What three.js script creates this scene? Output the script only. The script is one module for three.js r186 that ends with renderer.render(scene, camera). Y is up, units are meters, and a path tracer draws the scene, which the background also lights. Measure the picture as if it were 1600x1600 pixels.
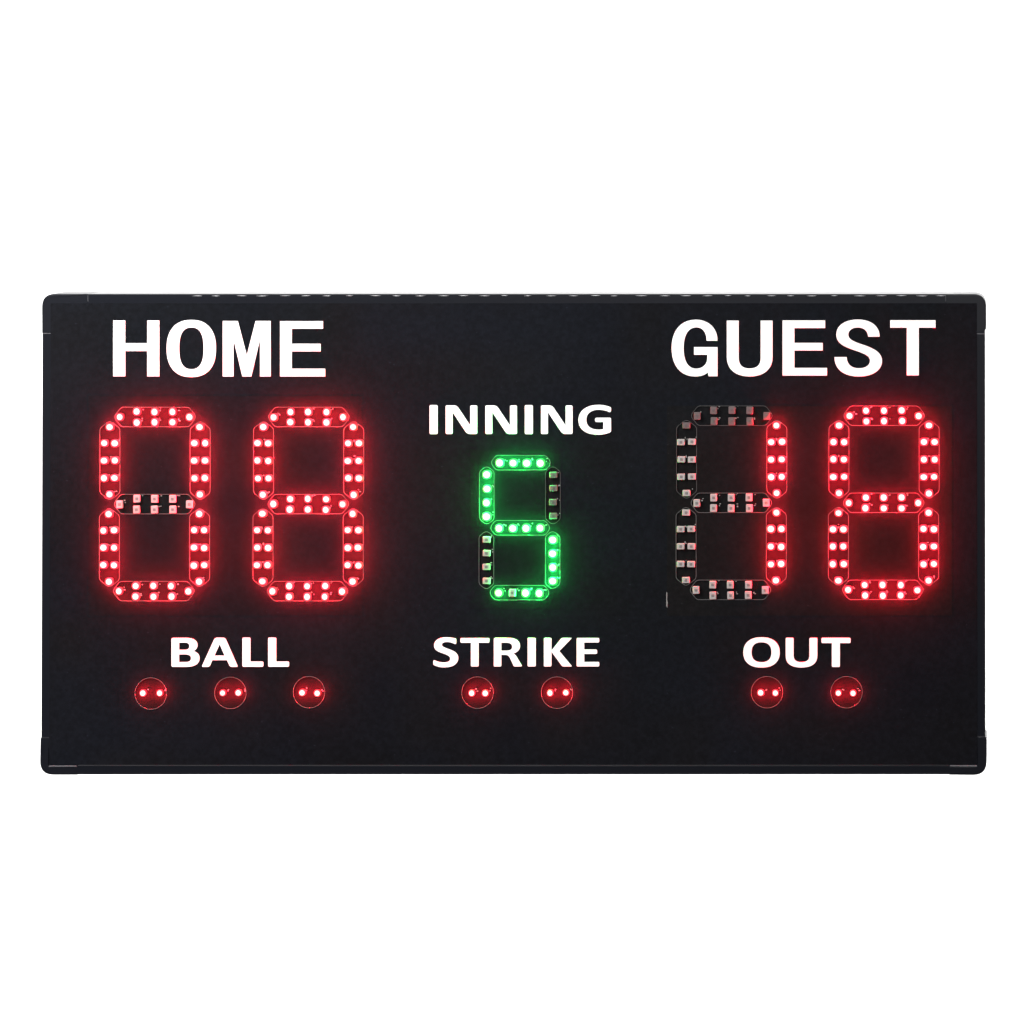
import * as THREE from 'three';
import { mergeGeometries } from 'three/addons/utils/BufferGeometryUtils.js';
import { RectAreaLightUniformsLib } from 'three/addons/lights/RectAreaLightUniformsLib.js';

// One unit of the drawing used below (u) is half a millimetre; the board is about 74 cm wide.
const S = 0.0005;
const DEPTH = 60;                                   // board depth, 3 cm
const HANG = 1.4;                                   // height of the board's lower edge above the floor
const X = u => (u - 800) * S, Y = v => (1211 - v) * S, Z = w => (w + DEPTH) * S;

// ---------------------------------------------------------------- camera
const scene = new THREE.Scene();
const DIST = 2.5, VIEW = 1600 * S;                  // metres to the board's face, height seen there
const CX = 800 * S, CY = 640 * S;                   // the lens stands right of and above the picture's centre (shift lens)
const camera = new THREE.PerspectiveCamera(2 * Math.atan(VIEW / 2 / DIST) * 180 / Math.PI, 1, 0.05, 30);
const centreY = HANG + Y(800);
camera.position.set(CX, centreY + CY, Z(0) + DIST);
camera.lookAt(CX, centreY + CY, 0);
camera.setViewOffset(1024, 1024, -CX / VIEW * 1024, CY / VIEW * 1024, 1024, 1024);
camera.updateProjectionMatrix();

const renderer = new THREE.WebGLRenderer({ antialias: true });
renderer.setSize(1024, 1024);
renderer.toneMapping = THREE.LinearToneMapping;
renderer.toneMappingExposure = 1;
renderer.shadowMap.enabled = true;

// ---------------------------------------------------------------- lamps
RectAreaLightUniformsLib.init();
function areaLamp(w, h, power, at, to) {
  const l = new THREE.RectAreaLight(0xffffff, power, w, h);
  l.position.set(...at); l.lookAt(...to); l.castShadow = true; scene.add(l);
  return l;
}
const mid = [0, centreY, 0];
areaLamp(0.6, 0.45, 50, [-0.8, centreY + 0.78, 0.5], [-0.45, centreY + 0.14, 0]).color.setRGB(1, 0.985, 0.97);   // key, up on the left
areaLamp(1.8, 1.2, 12, [0.2, centreY + 1.05, 2.8], mid);                                   // broad front fill, above the lens
const BACK = -1.2;                                  // the white backdrop, with added, unseen lamps above, below and beside the board
for (const [x, y] of [[0, 1.25], [0, -1.25], [-1.45, 0], [1.15, 0]])
  areaLamp(x ? 0.4 : 1.8, x ? 1.8 : 0.4, 9, [x, centreY + y, -0.25], [x * 0.25 - 0.2, centreY + y * 0.25 - 0.1, BACK]);

// ---------------------------------------------------------------- helpers
let seed = 7;
const rnd = () => { seed = (seed * 1664525 + 1013904223) >>> 0; return seed / 4294967296; };
const jit = a => (rnd() - 0.5) * 2 * a;
const rgb = (r, g, b) => new THREE.Color().setRGB(r, g, b);
const used = {};
function numbered(name) { const n = used[name] = (used[name] ?? -1) + 1; return n ? `${name}_${String(n).padStart(3, '0')}` : name; }
function part(name, geometry, material, parent, label) {
  const m = new THREE.Mesh(geometry, material);
  m.name = numbered(name); m.castShadow = m.receiveShadow = true;
  if (label) m.userData.label = label;
  parent.add(m);
  return m;
}
function path(points, round = 0) {                   // polygon in u, v; corners given as [u, v, r] are rounded
  const pts = points.map(p => [X(p[0]), Y(p[1]), (p[2] ?? round) * S]);
  const s = new THREE.Shape();
  pts.forEach((p, i) => {
    const a = pts[(i + pts.length - 1) % pts.length], b = pts[(i + 1) % pts.length];
    const da = Math.hypot(a[0] - p[0], a[1] - p[1]), db = Math.hypot(b[0] - p[0], b[1] - p[1]);
    const r = Math.min(p[2], da * 0.48, db * 0.48);
    const q = [p[0] + (a[0] - p[0]) / da * r, p[1] + (a[1] - p[1]) / da * r];
    i ? s.lineTo(...q) : s.moveTo(...q);
    if (r) s.quadraticCurveTo(p[0], p[1], p[0] + (b[0] - p[0]) / db * r, p[1] + (b[1] - p[1]) / db * r);
  });
  s.closePath();
  return s;
}
const hole = (points, round) => new THREE.Path(path(points, round).getPoints(6));
function solid(shape, front, thick, bevel = 0, curve = 8) {   // front face at height `front`
  const g = new THREE.ExtrudeGeometry(shape, { depth: (thick - 2 * bevel) * S, bevelEnabled: bevel > 0, bevelThickness: bevel * S, bevelSize: bevel * S, bevelOffset: -bevel * S, bevelSegments: 3, curveSegments: curve });
  g.translate(0, 0, Z(front - thick + bevel));
  return g;
}
function noiseTexture(size, fn, srgb) {
  const d = new Uint8Array(size * size * 4);
  for (let y = 0; y < size; y++) for (let x = 0; x < size; x++) {
    const c = fn(x, y), k = (y * size + x) * 4;
    d[k] = c[0]; d[k + 1] = c[1]; d[k + 2] = c[2]; d[k + 3] = 255;
  }
  const t = new THREE.DataTexture(d, size, size);
  t.wrapS = t.wrapT = THREE.RepeatWrapping; t.magFilter = THREE.LinearFilter; t.minFilter = THREE.LinearMipmapLinearFilter; t.generateMipmaps = true;
  if (srgb) t.colorSpace = THREE.SRGBColorSpace;
  t.needsUpdate = true;
  return t;
}
function valueNoise(n) {                             // tiling value noise on an n x n grid
  const g = Array.from({ length: n * n }, rnd);
  return (u, v) => {
    const x = u * n, y = v * n, i = Math.floor(x), j = Math.floor(y), f = x - i, h = y - j;
    const a = f * f * (3 - 2 * f), b = h * h * (3 - 2 * h), at = (p, q) => g[((q % n + n) % n) * n + (p % n + n) % n];
    return (at(i, j) * (1 - a) + at(i + 1, j) * a) * (1 - b) + (at(i, j + 1) * (1 - a) + at(i + 1, j + 1) * a) * b;
  };
}

// ---------------------------------------------------------------- materials
const N = 1024, coarse = valueNoise(5), middle = valueNoise(23), fine = valueNoise(340);
const specks = new Float32Array(N * N);
for (let i = 0; i < 520; i++) {                      // dust on the film
  const x = Math.floor(rnd() * N), y = Math.floor(rnd() * N), s = 0.3 + rnd() * rnd() * 0.9;
  specks[y * N + x] = s; if (rnd() < 0.4) specks[y * N + (x + 1) % N] = s * 0.6;
}
const mottle = noiseTexture(N, (x, y) => {
  const u = x / N, v = y / N, k = 150 + 22 * (coarse(u, v) - 0.5) + 14 * (middle(u, v) - 0.5) + 36 * (fine(u, v) - 0.5) + 24 * (rnd() - 0.5);
  const t = 14 * (middle(v, u) - 0.5), d = 1 + specks[y * N + x] * 1.6;
  return [k * d + t, k * d, k * d - t].map(c => Math.max(0, Math.min(255, c)));
}, true);
mottle.repeat.set(1 / 0.8, 1 / 0.8);
const grain = noiseTexture(512, (x, y) => { const k = 128 + 90 * (valueAt(x / 512, y / 512) - 0.5) + 60 * (rnd() - 0.5); return [k, k, k]; });
function valueAt(u, v) { return fine(u, v) * 0.5 + middle(u, v) * 0.5; }
grain.repeat.set(1 / 0.16, 1 / 0.16);

const glowMap = rim => noiseTexture(64, (x, y) => {  // a diode is white-hot over its chip and coloured at the rim of its lens
  const d = Math.hypot(x - 31.5, y - 31.5) / 32, t = Math.max(0, Math.min(1, (d - 0.64) / 0.32)), k = t * t * (3 - 2 * t);
  return rim.map(c => 255 * (1 + (c - 1) * k));
}, true);
const film = (c, rough) => new THREE.MeshPhysicalMaterial({ color: c, map: mottle, roughness: rough, specularIntensity: 0.1, bumpMap: grain, bumpScale: 0.00002 });
const M = {
  wall: new THREE.MeshStandardMaterial({ color: rgb(0.86, 0.86, 0.86), roughness: 0.95, bumpMap: grain, bumpScale: 0.0001 }),
  panel: film(rgb(0.0102, 0.0118, 0.0168), 0.7),
  homeFilm: film(rgb(0.0098, 0.0107, 0.0145), 0.68),
  guestFilm: film(rgb(0.0128, 0.0125, 0.0142), 0.66),
  board: film(rgb(0.0122, 0.0115, 0.0128), 0.68),
  frame: new THREE.MeshPhysicalMaterial({ color: rgb(0.0055, 0.006, 0.0085), roughness: 0.28, specularIntensity: 0.32, bumpMap: grain, bumpScale: 0.00001 }),
  cap: new THREE.MeshPhysicalMaterial({ color: rgb(0.0055, 0.006, 0.0085), roughness: 0.32, specularIntensity: 0.32, bumpMap: grain, bumpScale: 0.00002 }),
  glint: new THREE.MeshStandardMaterial({ color: rgb(0.75, 0.75, 0.78), roughness: 0.4, metalness: 0.4 }),
  seamAndGlint: new THREE.MeshStandardMaterial({ color: rgb(0.02, 0.02, 0.024), roughness: 0.6 }),
  seamAndGlintBright: new THREE.MeshStandardMaterial({ color: rgb(0.1, 0.098, 0.107), roughness: 0.5 }),
  lettering: new THREE.MeshStandardMaterial({ color: rgb(0.86, 0.86, 0.855), roughness: 0.7 }),
  outline: new THREE.MeshStandardMaterial({ color: rgb(0.065, 0.063, 0.063), roughness: 0.6 }),
  outlineDim: new THREE.MeshStandardMaterial({ color: rgb(0.035, 0.033, 0.033), roughness: 0.6 }),
  body: new THREE.MeshStandardMaterial({ color: rgb(0.25, 0.238, 0.23), roughness: 0.55 }),
  die: new THREE.MeshStandardMaterial({ color: rgb(0.105, 0.1, 0.097), roughness: 0.5 }),
  bodyDim: new THREE.MeshStandardMaterial({ color: rgb(0.07, 0.05, 0.05), roughness: 0.6 }),
  dieDim: new THREE.MeshStandardMaterial({ color: rgb(0.05, 0.037, 0.037), roughness: 0.5 }),
  bodyGreen: new THREE.MeshStandardMaterial({ color: rgb(0.22, 0.235, 0.212), roughness: 0.55 }),
  dieGreen: new THREE.MeshStandardMaterial({ color: rgb(0.085, 0.095, 0.082), roughness: 0.5 }),
  bodyGreenDim: new THREE.MeshStandardMaterial({ color: rgb(0.065, 0.072, 0.06), roughness: 0.55 }),
  dieGreenDim: new THREE.MeshStandardMaterial({ color: rgb(0.04, 0.044, 0.038), roughness: 0.5 }),
  red: new THREE.MeshStandardMaterial({ color: rgb(0.07, 0.015, 0.02), roughness: 0.5, emissive: rgb(1, 0.62, 0.56), emissiveIntensity: 2.2, emissiveMap: glowMap([0.8, 0.1, 0.2]) }),
  green: new THREE.MeshStandardMaterial({ color: rgb(0.015, 0.07, 0.03), roughness: 0.5, emissive: rgb(0.62, 1, 0.62), emissiveIntensity: 2.1, emissiveMap: glowMap([0.12, 0.66, 0.34]) }),
  solder: new THREE.MeshStandardMaterial({ color: rgb(0.2, 0.19, 0.185), roughness: 0.5, metalness: 0.2 }),
};

// ---------------------------------------------------------------- the backdrop
const sheet = new THREE.BoxGeometry(6, 4, 0.1);
sheet.translate(0, 1.6, BACK - 0.05);
const backdrop = new THREE.Mesh(sheet, M.wall);
backdrop.name = 'backdrop'; backdrop.receiveShadow = backdrop.castShadow = true;
backdrop.userData = { label: 'bright plain white backdrop behind the black scoreboard', category: 'backdrop', kind: 'structure' };
scene.add(backdrop);

// ---------------------------------------------------------------- the scoreboard
const scoreboard = new THREE.Group();
scoreboard.name = 'scoreboard';
scoreboard.position.set(0, HANG, 0);
scoreboard.userData = { label: 'black electronic baseball scoreboard with white lettering and red and green lit digits', category: 'scoreboard' };
scene.add(scoreboard);

// frame: four rails, four corner caps
const F = 0.3;                                       // height of the front film under the frame's face
part('housing', solid(path([[78, 474], [1527, 474], [1528, 1198], [76, 1198]]), F - 3.4, DEPTH + F - 4.4), M.frame, scoreboard);
const rails = [
  [[120, 459.3], [1490, 459.3], [1490, 475], [120, 475]],
  [[105, 1196], [1500, 1195.5], [1500, 1210.2], [105, 1210.4]],
  [[66.2, 505], [80, 505], [78, 1170], [64.2, 1170]],
  [[1525.5, 505], [1539, 505], [1539.6, 1170], [1526, 1170]],
];
for (const r of rails) part('frame_rail', solid(path(r), 0, DEPTH - 1, 1.2), M.frame, scoreboard);
const caps = [
  [[65, 459, 21], [137, 459, 1], [137, 476, 1], [81, 476, 3], [81, 521, 1], [65.3, 521, 1]],
  [[1540.6, 459.4, 20], [1540.8, 515, 1], [1524, 521, 1], [1524, 476, 3], [1478, 476, 1], [1478, 459.4, 1]],
  [[61.8, 1211, 22], [62.8, 1153, 1], [77, 1153, 1], [76, 1197.2, 3], [121, 1197.2, 1], [121, 1211, 1]],
  [[1541.8, 1211.6, 22], [1483, 1211, 1], [1483, 1196.6, 1], [1527, 1196.6, 3], [1527, 1150, 1], [1541.6, 1152, 1]],
];
for (const c of caps) part('corner_cap', solid(path(c), 0.15, DEPTH - 0.5, 1.8, 12), M.cap, scoreboard);
part('lip_highlight', solid(path([[122, 1195.3], [1482, 1195.1], [1482, 1195.5], [122, 1196.1]]), F + 0.06, 1), M.seamAndGlint, scoreboard);  // dim highlight of the lower rail's inner lip, put in as a strip
for (const [a, b, y] of [[76.5, 119.5, 1197], [1484.5, 1526.5, 1196.4]]) part('cap_seam_and_glint', solid(path([[a, y - 0.9], [b, y - 0.9], [b, y + 0.6], [a, y + 0.6]]), F + 0.1, 1.2), M.seamAndGlintBright, scoreboard);  // light caught on the lower caps' lips, modelled as pale strips
for (const [a, b, y, m] of [[66.8, 79.5, 520.8, M.seamAndGlintBright], [1525, 1538.6, 521.6, M.seamAndGlintBright], [65.2, 76.6, 1152.6, M.seamAndGlint], [1527.4, 1539.4, 1150.4, M.seamAndGlint]])
  part('cap_seam_and_glint', solid(path([[a, y - 0.35], [b, y - 0.35], [b, y + 0.35], [a, y + 0.35]]), 0.2, 1), m, scoreboard);  // seams at the cap ends, the upper pair paled to mimic bevel flare
for (const x of [137.4, 1477.6]) part('cap_seam_and_glint', solid(path([[x - 0.45, 460.5], [x + 0.45, 460.5], [x + 0.45, 471], [x - 0.45, 471]]), 0.05, 1), M.seamAndGlint, scoreboard);
{ // pale slivers modelled as glints along the front edge of the top rail
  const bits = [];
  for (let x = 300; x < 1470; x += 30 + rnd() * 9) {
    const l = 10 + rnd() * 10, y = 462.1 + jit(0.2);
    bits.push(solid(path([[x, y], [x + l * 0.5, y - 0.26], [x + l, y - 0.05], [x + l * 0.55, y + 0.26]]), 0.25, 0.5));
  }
  part('edge_glints', mergeGeometries(bits), M.glint, scoreboard).userData.kind = 'stuff';
}

// ---- where the segments and round lamps are
function outlineOf(cx, cy, long, wide, upright) {    // long hexagon with blunt tips
  const a = long / 2, b = wide / 2, t = b * 0.8;
  const p = [[-a, 0, 7], [-a + t, -b, 4], [a - t, -b, 4], [a, 0, 7], [a - t, b, 4], [-a + t, b, 4]];
  return p.map(([x, y, r]) => upright ? [cx - y, cy + x, r] : [cx + x, cy + y, r]);
}
const inner = (cx, cy, long, wide, upright, by) => outlineOf(cx, cy, long - 2.3 * by, wide - 2 * by, upright);
const RED = [[242.5, 651.5, 0], [171.8, 719.6, 1], [312.8, 719.6, 1], [241.8, 787.6, 0], [171, 855.6, 1], [312, 855.6, 1], [240.5, 923.6, 0]];
const GREEN = [[814, 722.9, 0], [760.6, 774, 1], [864, 774, 1], [812.8, 824.7, 0], [760, 875.2, 1], [863.6, 875.2, 1], [811.8, 926, 0]];
const redDigits = [[0, 0, '1110111', 'left home digit, a red zero with a dark middle bar'], [240, 0, '1111111', 'right home digit, a red eight'],
  [901, -2, '0010010', 'left guest digit, a red one beside unlit segments'], [1139, -2, '1111111', 'right guest digit, a red eight']];
const rounds = [[235.7, 1083.6, 'r', 223.6, 250.6], [360, 1082.6, 'r', 348.3, 373.4], [482.8, 1081.5, 'r', 472.2, 496.6],
  [746.2, 1082.2, 'r', 737.7, 759], [870.3, 1082.2, 'r', 859.5, 884.5], [1198.5, 1081.5, 'r', 1188.5, 1212], [1322.7, 1081.5, 'r', 1310, 1333.5]];
const RL = 130, RW = 30.6, GL = 96, GW = 23;
const redHoles = (dx, dy) => RED.map(([x, y, up]) => hole(inner(x + dx, y + dy, up ? 125.5 : RL, up ? 31.4 : RW, up, 0)));
const greenHoles = () => GREEN.map(([x, y, up]) => hole(inner(x, y, up ? 93 : GL, GW, up, 0)));
const circle = (x, y, r) => { const p = new THREE.Path(); p.absarc(X(x), Y(y), r * S, 0, Math.PI * 2, true); return new THREE.Path(p.getPoints(40)); };

// ---- front panel, cut out for every segment and lamp; film windows lie on it round the digits
const panelShape = path([[79.2, 473.8], [1526.4, 473.8], [1527.2, 1196.4], [76.8, 1196.4]]);
for (const [dx, dy] of redDigits) panelShape.holes.push(...redHoles(dx, dy));
panelShape.holes.push(...greenHoles(), ...rounds.map(([x, y]) => circle(x, y, 24.6)));
part('front_panel', solid(panelShape, F, 1.6), M.panel, scoreboard);
function filmWindow(x0, y0, x1, y1, holes, m) {
  const s = path([[x0, y0], [x1, y0], [x1, y1], [x0, y1]], 1);
  s.holes.push(...holes);
  part('window_film', solid(s, F + 0.06, 0.055), m, scoreboard);
}
filmWindow(138, 618, 566.5, 962, [...redHoles(0, 0), ...redHoles(240, 0)].flat(), M.homeFilm);
filmWindow(734, 702, 876.5, 952, greenHoles(), M.homeFilm);
filmWindow(1042, 634, 1488, 962, [...redHoles(901, -2), ...redHoles(1139, -2)].flat(), M.guestFilm);

// ---- light-emitting diodes
function shell(w, h, r, thick, front, bevel) {       // a block with rounded corners about its own centre, underside at 0
  const s = new THREE.Shape(), a = w / 2 * S, b = h / 2 * S, q = r * S;
  s.moveTo(-a + q, -b); s.lineTo(a - q, -b); s.quadraticCurveTo(a, -b, a, -b + q); s.lineTo(a, b - q); s.quadraticCurveTo(a, b, a - q, b);
  s.lineTo(-a + q, b); s.quadraticCurveTo(-a, b, -a, b - q); s.lineTo(-a, -b + q); s.quadraticCurveTo(-a, -b, -a + q, -b);
  const g = new THREE.ExtrudeGeometry(s, { depth: (thick - bevel) * S, bevelEnabled: true, bevelThickness: bevel * S, bevelSize: bevel * S, bevelOffset: -bevel * S, bevelSegments: 2, curveSegments: 3 });
  g.translate(0, 0, front * S);
  g.clearGroups();
  return g;
}
const H = 5;                                         // how far a diode stands off its circuit board
const FLOOR = F - 1.5;                               // height of the circuit boards
const unlitGeo = {};
for (const up of [0, 1]) unlitGeo[up] = mergeGeometries([up ? shell(11.8, 9.3, 1.1, 3.6, 0, 0.5) : shell(10.2, 11.6, 1.1, 3.6, 0, 0.5), shell(4.6, 4.4, 0.8, 3.85, 0, 0.2)], true);
const lens = g => { const p = g.attributes.position; g.computeBoundingBox(); const b = g.boundingBox; for (let i = 0; i < p.count; i++) g.attributes.uv.setXY(i, (p.getX(i) - b.min.x) / (b.max.x - b.min.x), (p.getY(i) - b.min.y) / (b.max.y - b.min.y)); return g; };
const litGeo = [shell(11.6, 12.2, 5.2, H, 0, 1.6), shell(12.4, 11.6, 5, H, 0, 1.6), shell(12.8, 13.6, 5.9, H, 0, 1.6), shell(13.4, 12.8, 5.8, H, 0, 1.6), shell(10.4, 10.4, 5.1, H, 0, 1.6)].map(lens);
const GLOW = { red: [rgb(1, 0.003, 0.02), 0.023], green: [rgb(0.002, 1, 0.13), 0.026], lamp: [rgb(1, 0.003, 0.02), 0.0145] };
function led(parent, x, y, up, lit, unlit) {
  const px = x + jit(0.5), py = y + jit(0.5);
  const m = lit ? part('led', litGeo[lit === 'green' ? 2 + up : lit === 'lamp' ? 4 : up], lit === 'green' ? M.green : M.red, parent)
    : part('unlit_led', unlitGeo[up], unlit, parent);
  m.position.set(X(px), Y(py), Z(FLOOR));
  m.rotation.z = jit(lit ? 0.06 : 0.035);
  if (lit) m.scale.set(1 + jit(0.06), 1 + jit(0.06), 1);
  if (!lit) return;
  const l = new THREE.PointLight(GLOW[lit][0], GLOW[lit][1] * (0.9 + rnd() * 0.2), 0, 2);
  l.name = 'led_light'; l.castShadow = true; l.shadow.radius = 0.05;
  l.position.set(X(px), HANG + Y(py), Z(FLOOR + H * (lit === 'green' ? 0.48 : 0.76)));
  scene.add(l);
}
function ring(shape, holePath) { shape.holes.push(holePath); return solid(shape, F + 0.15, 0.4); }
function plate(parent, x0, y0, x1, y1, label, name) {
  return part(name, solid(path([[x0, y0], [x1, y0], [x1, y1], [x0, y1]]), FLOOR, 1.6), M.board, parent, label);
}
function pads(spots, parent) {                       // solder and tiny resistors beside the diodes
  const g = [];
  for (const [x, y, up] of spots) for (let k = 0; k < 2; k++) {
    const w = 1 + rnd() * 1.6, h = 0.8 + rnd(), px = x + 7 + jit(2.2), py = y - 6 + jit(1.6) + k * 2;
    g.push(solid(path([[px, py], [px + w, py + jit(0.4)], [px + w, py + h], [px, py + h]]), FLOOR + 0.9, 0.9));
  }
  part('solder_pads', mergeGeometries(g), M.solder, parent).userData.kind = 'stuff';
}

for (const [dx, dy, on, label] of redDigits) {
  const digit = plate(scoreboard, 150 + dx, 630 + dy, 334 + dx, 945 + dy, label, 'digit');
  const spots = [];
  RED.forEach(([x, y, up], i) => {
    const cx = x + dx, cy = y + dy, L = up ? 125.5 : RL, W = up ? 31.4 : RW, dim = dx === 901 && i === 0;
    part('segment_outline', ring(path(inner(cx, cy, L, W, up, -0.32)), hole(inner(cx, cy, L, W, up, 0.32))), dim || (dx === 901 && i === 1) ? M.outlineDim : M.outline, digit);
    for (const [a, b] of [[-54.2, 0], [-28, -8.3], [-28, 8.3], [0, -8.3], [0, 8.3], [28, -8.3], [28, 8.3], [54.2, 0]]) {
      const s = up ? a * 0.975 : a, px = cx + (up ? b : s), py = cy + (up ? s : b);
      const faint = dim || (dx === 901 && i === 1 && a < -50);
      led(digit, px, py, up, on[i] === '1' && 'red', faint ? [M.bodyDim, M.dieDim] : [M.body, M.die]);
      if (rnd() < 0.7) spots.push([px, py, up]);
    }
  });
  pads(spots, digit);
}
{
  const digit = plate(scoreboard, 742, 706, 882, 944, 'inning digit, a green five beside unlit segments', 'digit');
  const spots = [];
  GREEN.forEach(([x, y, up], i) => {
    part('segment_outline', ring(path(inner(x, y, up ? 93 : GL, GW, up, -0.32)), hole(inner(x, y, up ? 93 : GL, GW, up, 0.32))), i === 2 ? M.outlineDim : M.outline, digit);
    [-1.5, -0.5, 0.5, 1.5].forEach((k, n) => {
      const px = x + (up ? 0.6 : k * 21.2 - 0.6), py = y + (up ? k * 21.6 : 0.2);
      const lit = '1101011'[i] === '1' && !(i === 6 && n === 1);
      led(digit, px, py, up, lit && 'green', i === 2 ? [M.bodyGreenDim, M.dieGreenDim] : [M.bodyGreen, M.dieGreen]);
      spots.push([px, py, up]);
    });
  });
  pads(spots, digit);
}
rounds.forEach(([x, y, , a, b]) => {
  const lamp = part('indicator_light', new THREE.CylinderGeometry(28 * S, 28 * S, 1.6 * S, 32).rotateX(Math.PI / 2).translate(X(x), Y(y), Z(FLOOR - 0.8)), M.board, scoreboard);
  const s = new THREE.Shape(); s.absarc(X(x), Y(y), 25 * S, 0, Math.PI * 2, false);
  part('rim', ring(new THREE.Shape(s.getPoints(48)), circle(x, y, 24.35)), M.outline, lamp);
  for (const px of [a, b]) led(lamp, px, 1082.3, 0, 'lamp');
  pads([[a, 1082, 0], [b, 1082, 0]], lamp);
});
part('scratch', solid(path([[1041.3, 925], [1042.6, 926], [1042.4, 938], [1043.3, 941], [1042.6, 950], [1041.2, 946]]), F + 0.45, 0.5), M.solder, scoreboard);

// ---- white lettering
function word(text, x0, y0, k, glyphs, round) {
  const w = new THREE.Group();
  w.name = numbered('lettering'); w.userData.label = `white word ${text}`;
  scoreboard.add(w);
  const to = (x, y) => [X(x0 + x / k), Y(y0 + y / k)];
  for (const g of glyphs) {
    let shape;
    if (g.poly) shape = path(g.poly.map(([x, y, r]) => [x0 + x / k, y0 + y / k, (r ?? round) / k]));
    if (g.d) shape = trace(new THREE.Shape(), g.d, to);
    if (g.oval) shape = new THREE.Shape(oval(g.oval, to, 1));
    for (const h of g.holes ?? []) shape.holes.push(h.oval ? new THREE.Path(oval(h.oval, to, -1)) : h.poly ? new THREE.Path(path(h.poly.map(([x, y]) => [x0 + x / k, y0 + y / k, 0])).getPoints()) : trace(new THREE.Path(), h.d, to));
    part('letter', solid(shape, F + 0.75, 1, 0.15, 10), M.lettering, w);
  }
}
function trace(s, d, to) {                           // M, L, C, Q, Z in drawing units
  for (const [, c, rest] of d.matchAll(/([MLCQ])([^MLCQZ]*)/g)) {
    const n = rest.trim().split(/[\s,]+/).map(Number), p = [];
    for (let i = 0; i < n.length; i += 2) p.push(...to(n[i], n[i + 1]));
    if (c === 'M') s.moveTo(...p);
    if (c === 'L') for (let i = 0; i < p.length; i += 2) s.lineTo(p[i], p[i + 1]);
    if (c === 'C') for (let i = 0; i < p.length; i += 6) s.bezierCurveTo(...p.slice(i, i + 6));
    if (c === 'Q') for (let i = 0; i < p.length; i += 4) s.quadraticCurveTo(...p.slice(i, i + 4));
  }
  s.closePath();
  return s;
}
function oval([x0, y0, x1, y1, e], to, way) {
  return Array.from({ length: 64 }, (_, i) => {
    const a = way * i / 64 * Math.PI * 2, c = Math.cos(a), s = Math.sin(a);
    return new THREE.Vector2(...to((x0 + x1) / 2 + (x1 - x0) / 2 * Math.sign(c) * Math.abs(c) ** (2 / e), (y0 + y1) / 2 + (y1 - y0) / 2 * Math.sign(s) * Math.abs(s) ** (2 / e)));
  });
}
const box = (x0, y0, x1, y1) => ({ poly: [[x0, y0], [x1, y0], [x1, y1], [x0, y1]] });
word('HOME', 160, 480, 4.2105, [
  { poly: [[72, 88], [151, 88], [151, 237], [296, 237], [296, 88], [375, 88], [375, 454], [296, 454], [296, 288], [151, 288], [151, 454], [72, 454]] },
  { oval: [424, 84, 748, 459, 2.35], holes: [{ oval: [506, 133, 667, 408, 2.5] }] },
  { poly: [[793, 91], [892, 91], [951, 318], [1009, 91], [1108, 91], [1108, 455], [1038, 455], [1038, 208], [980, 455], [922, 455], [863, 208], [863, 455], [793, 455]] },
  { poly: [[1170, 92], [1452, 92], [1452, 141], [1247, 141], [1247, 241], [1436, 241], [1436, 290], [1247, 290], [1247, 405], [1466, 405], [1466, 455], [1170, 455]] },
], 0);
word('GUEST', 1030, 480, 3.4783, [
  { d: 'M317,182 C317,110 265,68 200,68 C115,68 68,130 68,222 C68,315 115,376 195,376 C230,376 252,366 265,353 L269,375 317,375 317,217 190,217 190,258 262,258 262,275 C262,312 235,334 200,334 C155,334 133,290 133,222 C133,150 158,109 203,109 C235,109 258,135 258,182' },
  { d: 'M368,73 L432,73 432,275 C432,315 455,333 492,333 C530,333 552,315 552,275 L552,73 616,73 616,270 C616,340 565,376 492,376 C418,376 368,340 368,270' },
  { poly: [[671, 72], [902, 72], [902, 113], [735, 113], [735, 194], [889, 194], [889, 235], [735, 235], [735, 330], [912, 330], [912, 371], [671, 371]] },
  { d: 'M1198,160 L1136,160 C1134,128 1112,110 1080,110 C1048,110 1028,126 1028,150 C1028,176 1060,188 1105,203 C1168,224 1211,246 1211,292 C1211,342 1160,376 1085,376 C1005,376 953,338 953,271 L1019,271 C1020,310 1045,332 1085,332 C1122,332 1146,316 1146,290 C1146,262 1110,250 1060,233 C1005,214 963,196 963,148 C963,98 1012,67 1080,67 C1152,67 1198,102 1198,160' },
  { poly: [[1256, 71], [1502, 71], [1502, 111], [1411, 111], [1411, 370], [1346, 370], [1346, 111], [1256, 111]] },
], 0);
const N1 = dx => ({ poly: [[266, 110], [348, 110, 24], [447, 258, 2], [447, 110], [498, 110], [498, 320], [424, 320, 24], [317, 160, 2], [317, 320], [266, 320]].map(([x, y, r]) => [x + dx, y, r]) });
word('INNING', 640, 610, 4.706, [
  box(148, 108, 207, 321), N1(0), N1(292), box(848, 108, 907, 321), N1(701),
  { d: 'M1475,122 C1450,112 1420,106 1390,106 C1300,106 1242,150 1242,218 C1242,285 1295,325 1385,325 C1420,325 1455,318 1475,308 Q1482,304 1482,295 L1482,212 Q1482,201 1470,201 L1378,201 Q1364,201 1364,217 Q1364,232 1378,232 L1425,232 1425,283 C1415,287 1402,288 1388,288 C1332,288 1300,262 1300,216 C1300,170 1335,142 1390,142 C1420,142 1445,148 1465,158 Q1482,163 1482,145 L1482,132 Q1481,125 1475,122' },
], 11);
const LL = dx => ({ poly: [[927, 109], [1010, 109], [1010, 358, 2], [1146, 358], [1146, 411], [927, 411]].map(([x, y, r], i) => [x + (i === 3 || i === 4 ? dx - 2 : dx), y, r]) });
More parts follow.
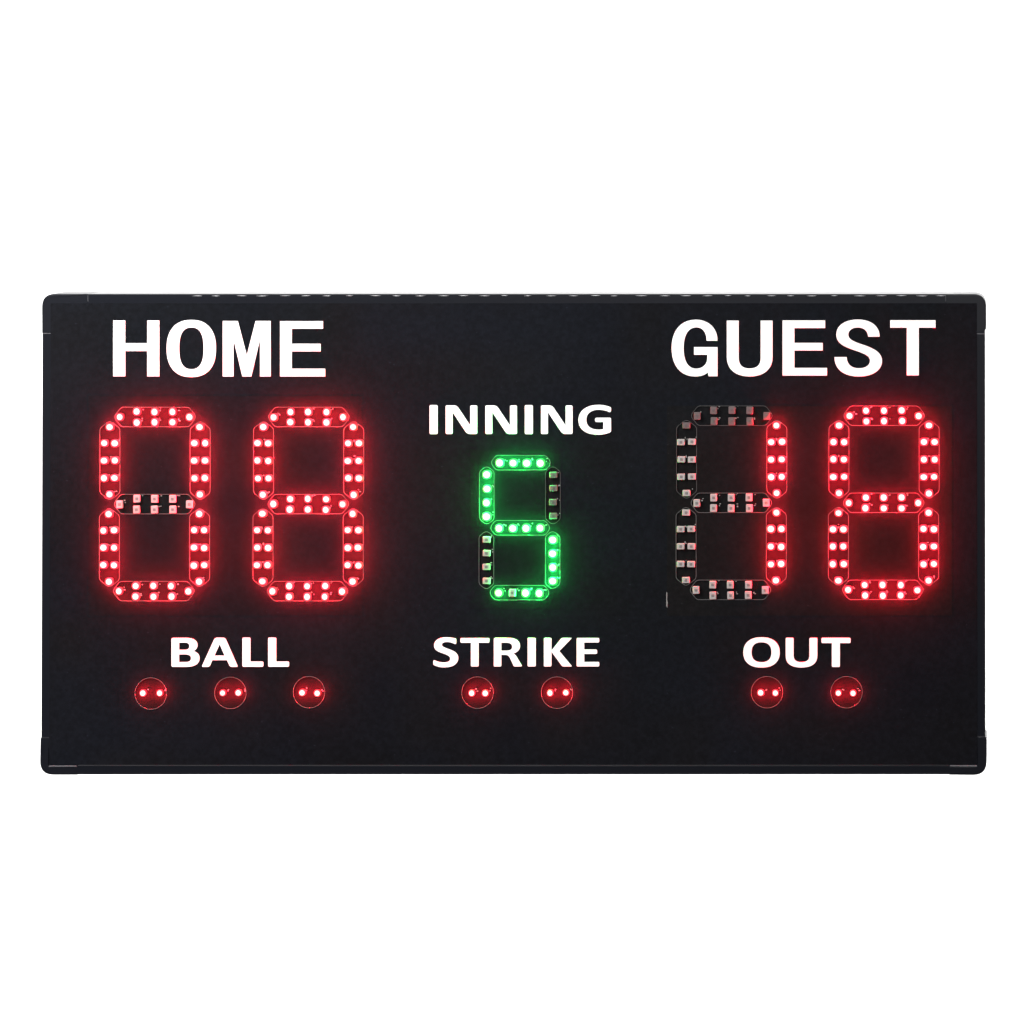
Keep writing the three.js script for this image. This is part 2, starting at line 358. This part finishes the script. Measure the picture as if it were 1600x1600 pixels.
word('BALL', 240, 980, 6.6667, [
  { d: 'M188,130 Q188,112 206,112 L330,112 C415,112 458,140 458,185 C458,215 440,240 410,248 C455,258 480,285 480,322 C480,380 430,412 340,412 L206,412 Q188,412 188,394', holes: [{ d: 'M267,160 L267,236 325,236 C355,236 375,222 375,197 C375,172 358,160 325,160' }, { d: 'M267,282 L267,363 335,363 C372,363 392,350 392,322 C392,295 370,282 330,282' }] },
  { poly: [[640, 110, 26], [747, 110, 26], [880, 412], [798, 412, 22], [766, 342, 6], [612, 342, 6], [584, 412, 22], [502, 412]], holes: [{ poly: [[690, 175], [634, 296], [742, 296]] }] },
  LL(0), LL(268),
], 15);
word('STRIKE', 650, 980, 5, [
  { d: 'M310,88 C285,82 260,79 240,79 C175,79 142,105 142,143 C142,178 175,192 215,205 C250,217 268,227 268,245 C268,265 250,275 215,275 C190,275 165,268 148,259 Q136,255 136,268 L136,285 Q136,292 143,296 C165,307 190,313 220,313 C290,313 331,285 331,240 C331,203 300,186 255,170 C220,158 203,150 203,137 C203,122 220,115 245,115 C265,115 285,122 303,130 Q315,134 315,120 L315,98 Q315,91 310,88' },
  { poly: [[348, 85], [574, 85], [574, 121], [490, 121, 1], [490, 306], [430, 306], [430, 121, 1], [348, 121]] },
  { d: 'M609,97 Q609,84 622,84 L720,84 C785,84 813,108 813,145 C813,175 795,195 760,205 C775,212 785,225 795,245 L825,295 Q830,306 818,306 L775,306 Q766,306 762,297 L735,240 C725,222 715,215 697,215 L667,215 667,297 Q667,306 658,306 L618,306 Q609,306 609,297', holes: [{ d: 'M667,120 L667,183 705,183 C735,183 752,174 752,152 C752,132 738,120 705,120' }] },
  box(873, 84, 936, 306),
  { poly: [[1000, 84], [1059, 84], [1059, 182, 1], [1138, 84], [1218, 84, 8], [1120, 186, 1], [1220, 306, 8], [1144, 306], [1059, 190, 1], [1059, 306], [1000, 306]] },
  { poly: [[1256, 84], [1432, 84], [1432, 119], [1315, 119, 1], [1315, 174, 1], [1415, 174], [1415, 208], [1315, 208, 1], [1315, 271, 1], [1432, 271], [1432, 306], [1256, 306]] },
], 10);
word('OUT', 1150, 985, 8.421, [
  { oval: [98, 91, 575, 487, 2.3], holes: [{ oval: [205, 155, 467, 418, 2.4] }] },
  { d: 'M655,115 Q655,98 672,98 L742,98 Q758,98 758,115 L758,330 C758,390 795,418 862,418 C930,418 967,390 967,330 L967,115 Q967,98 984,98 L1052,98 Q1070,98 1070,115 L1070,335 C1070,440 985,487 862,487 C735,487 655,440 655,335' },
  { poly: [[1125, 98], [1508, 98], [1508, 166], [1367, 166, 2], [1367, 480], [1262, 480], [1262, 166, 2], [1125, 166]] },
], 18);

renderer.render(scene, camera);
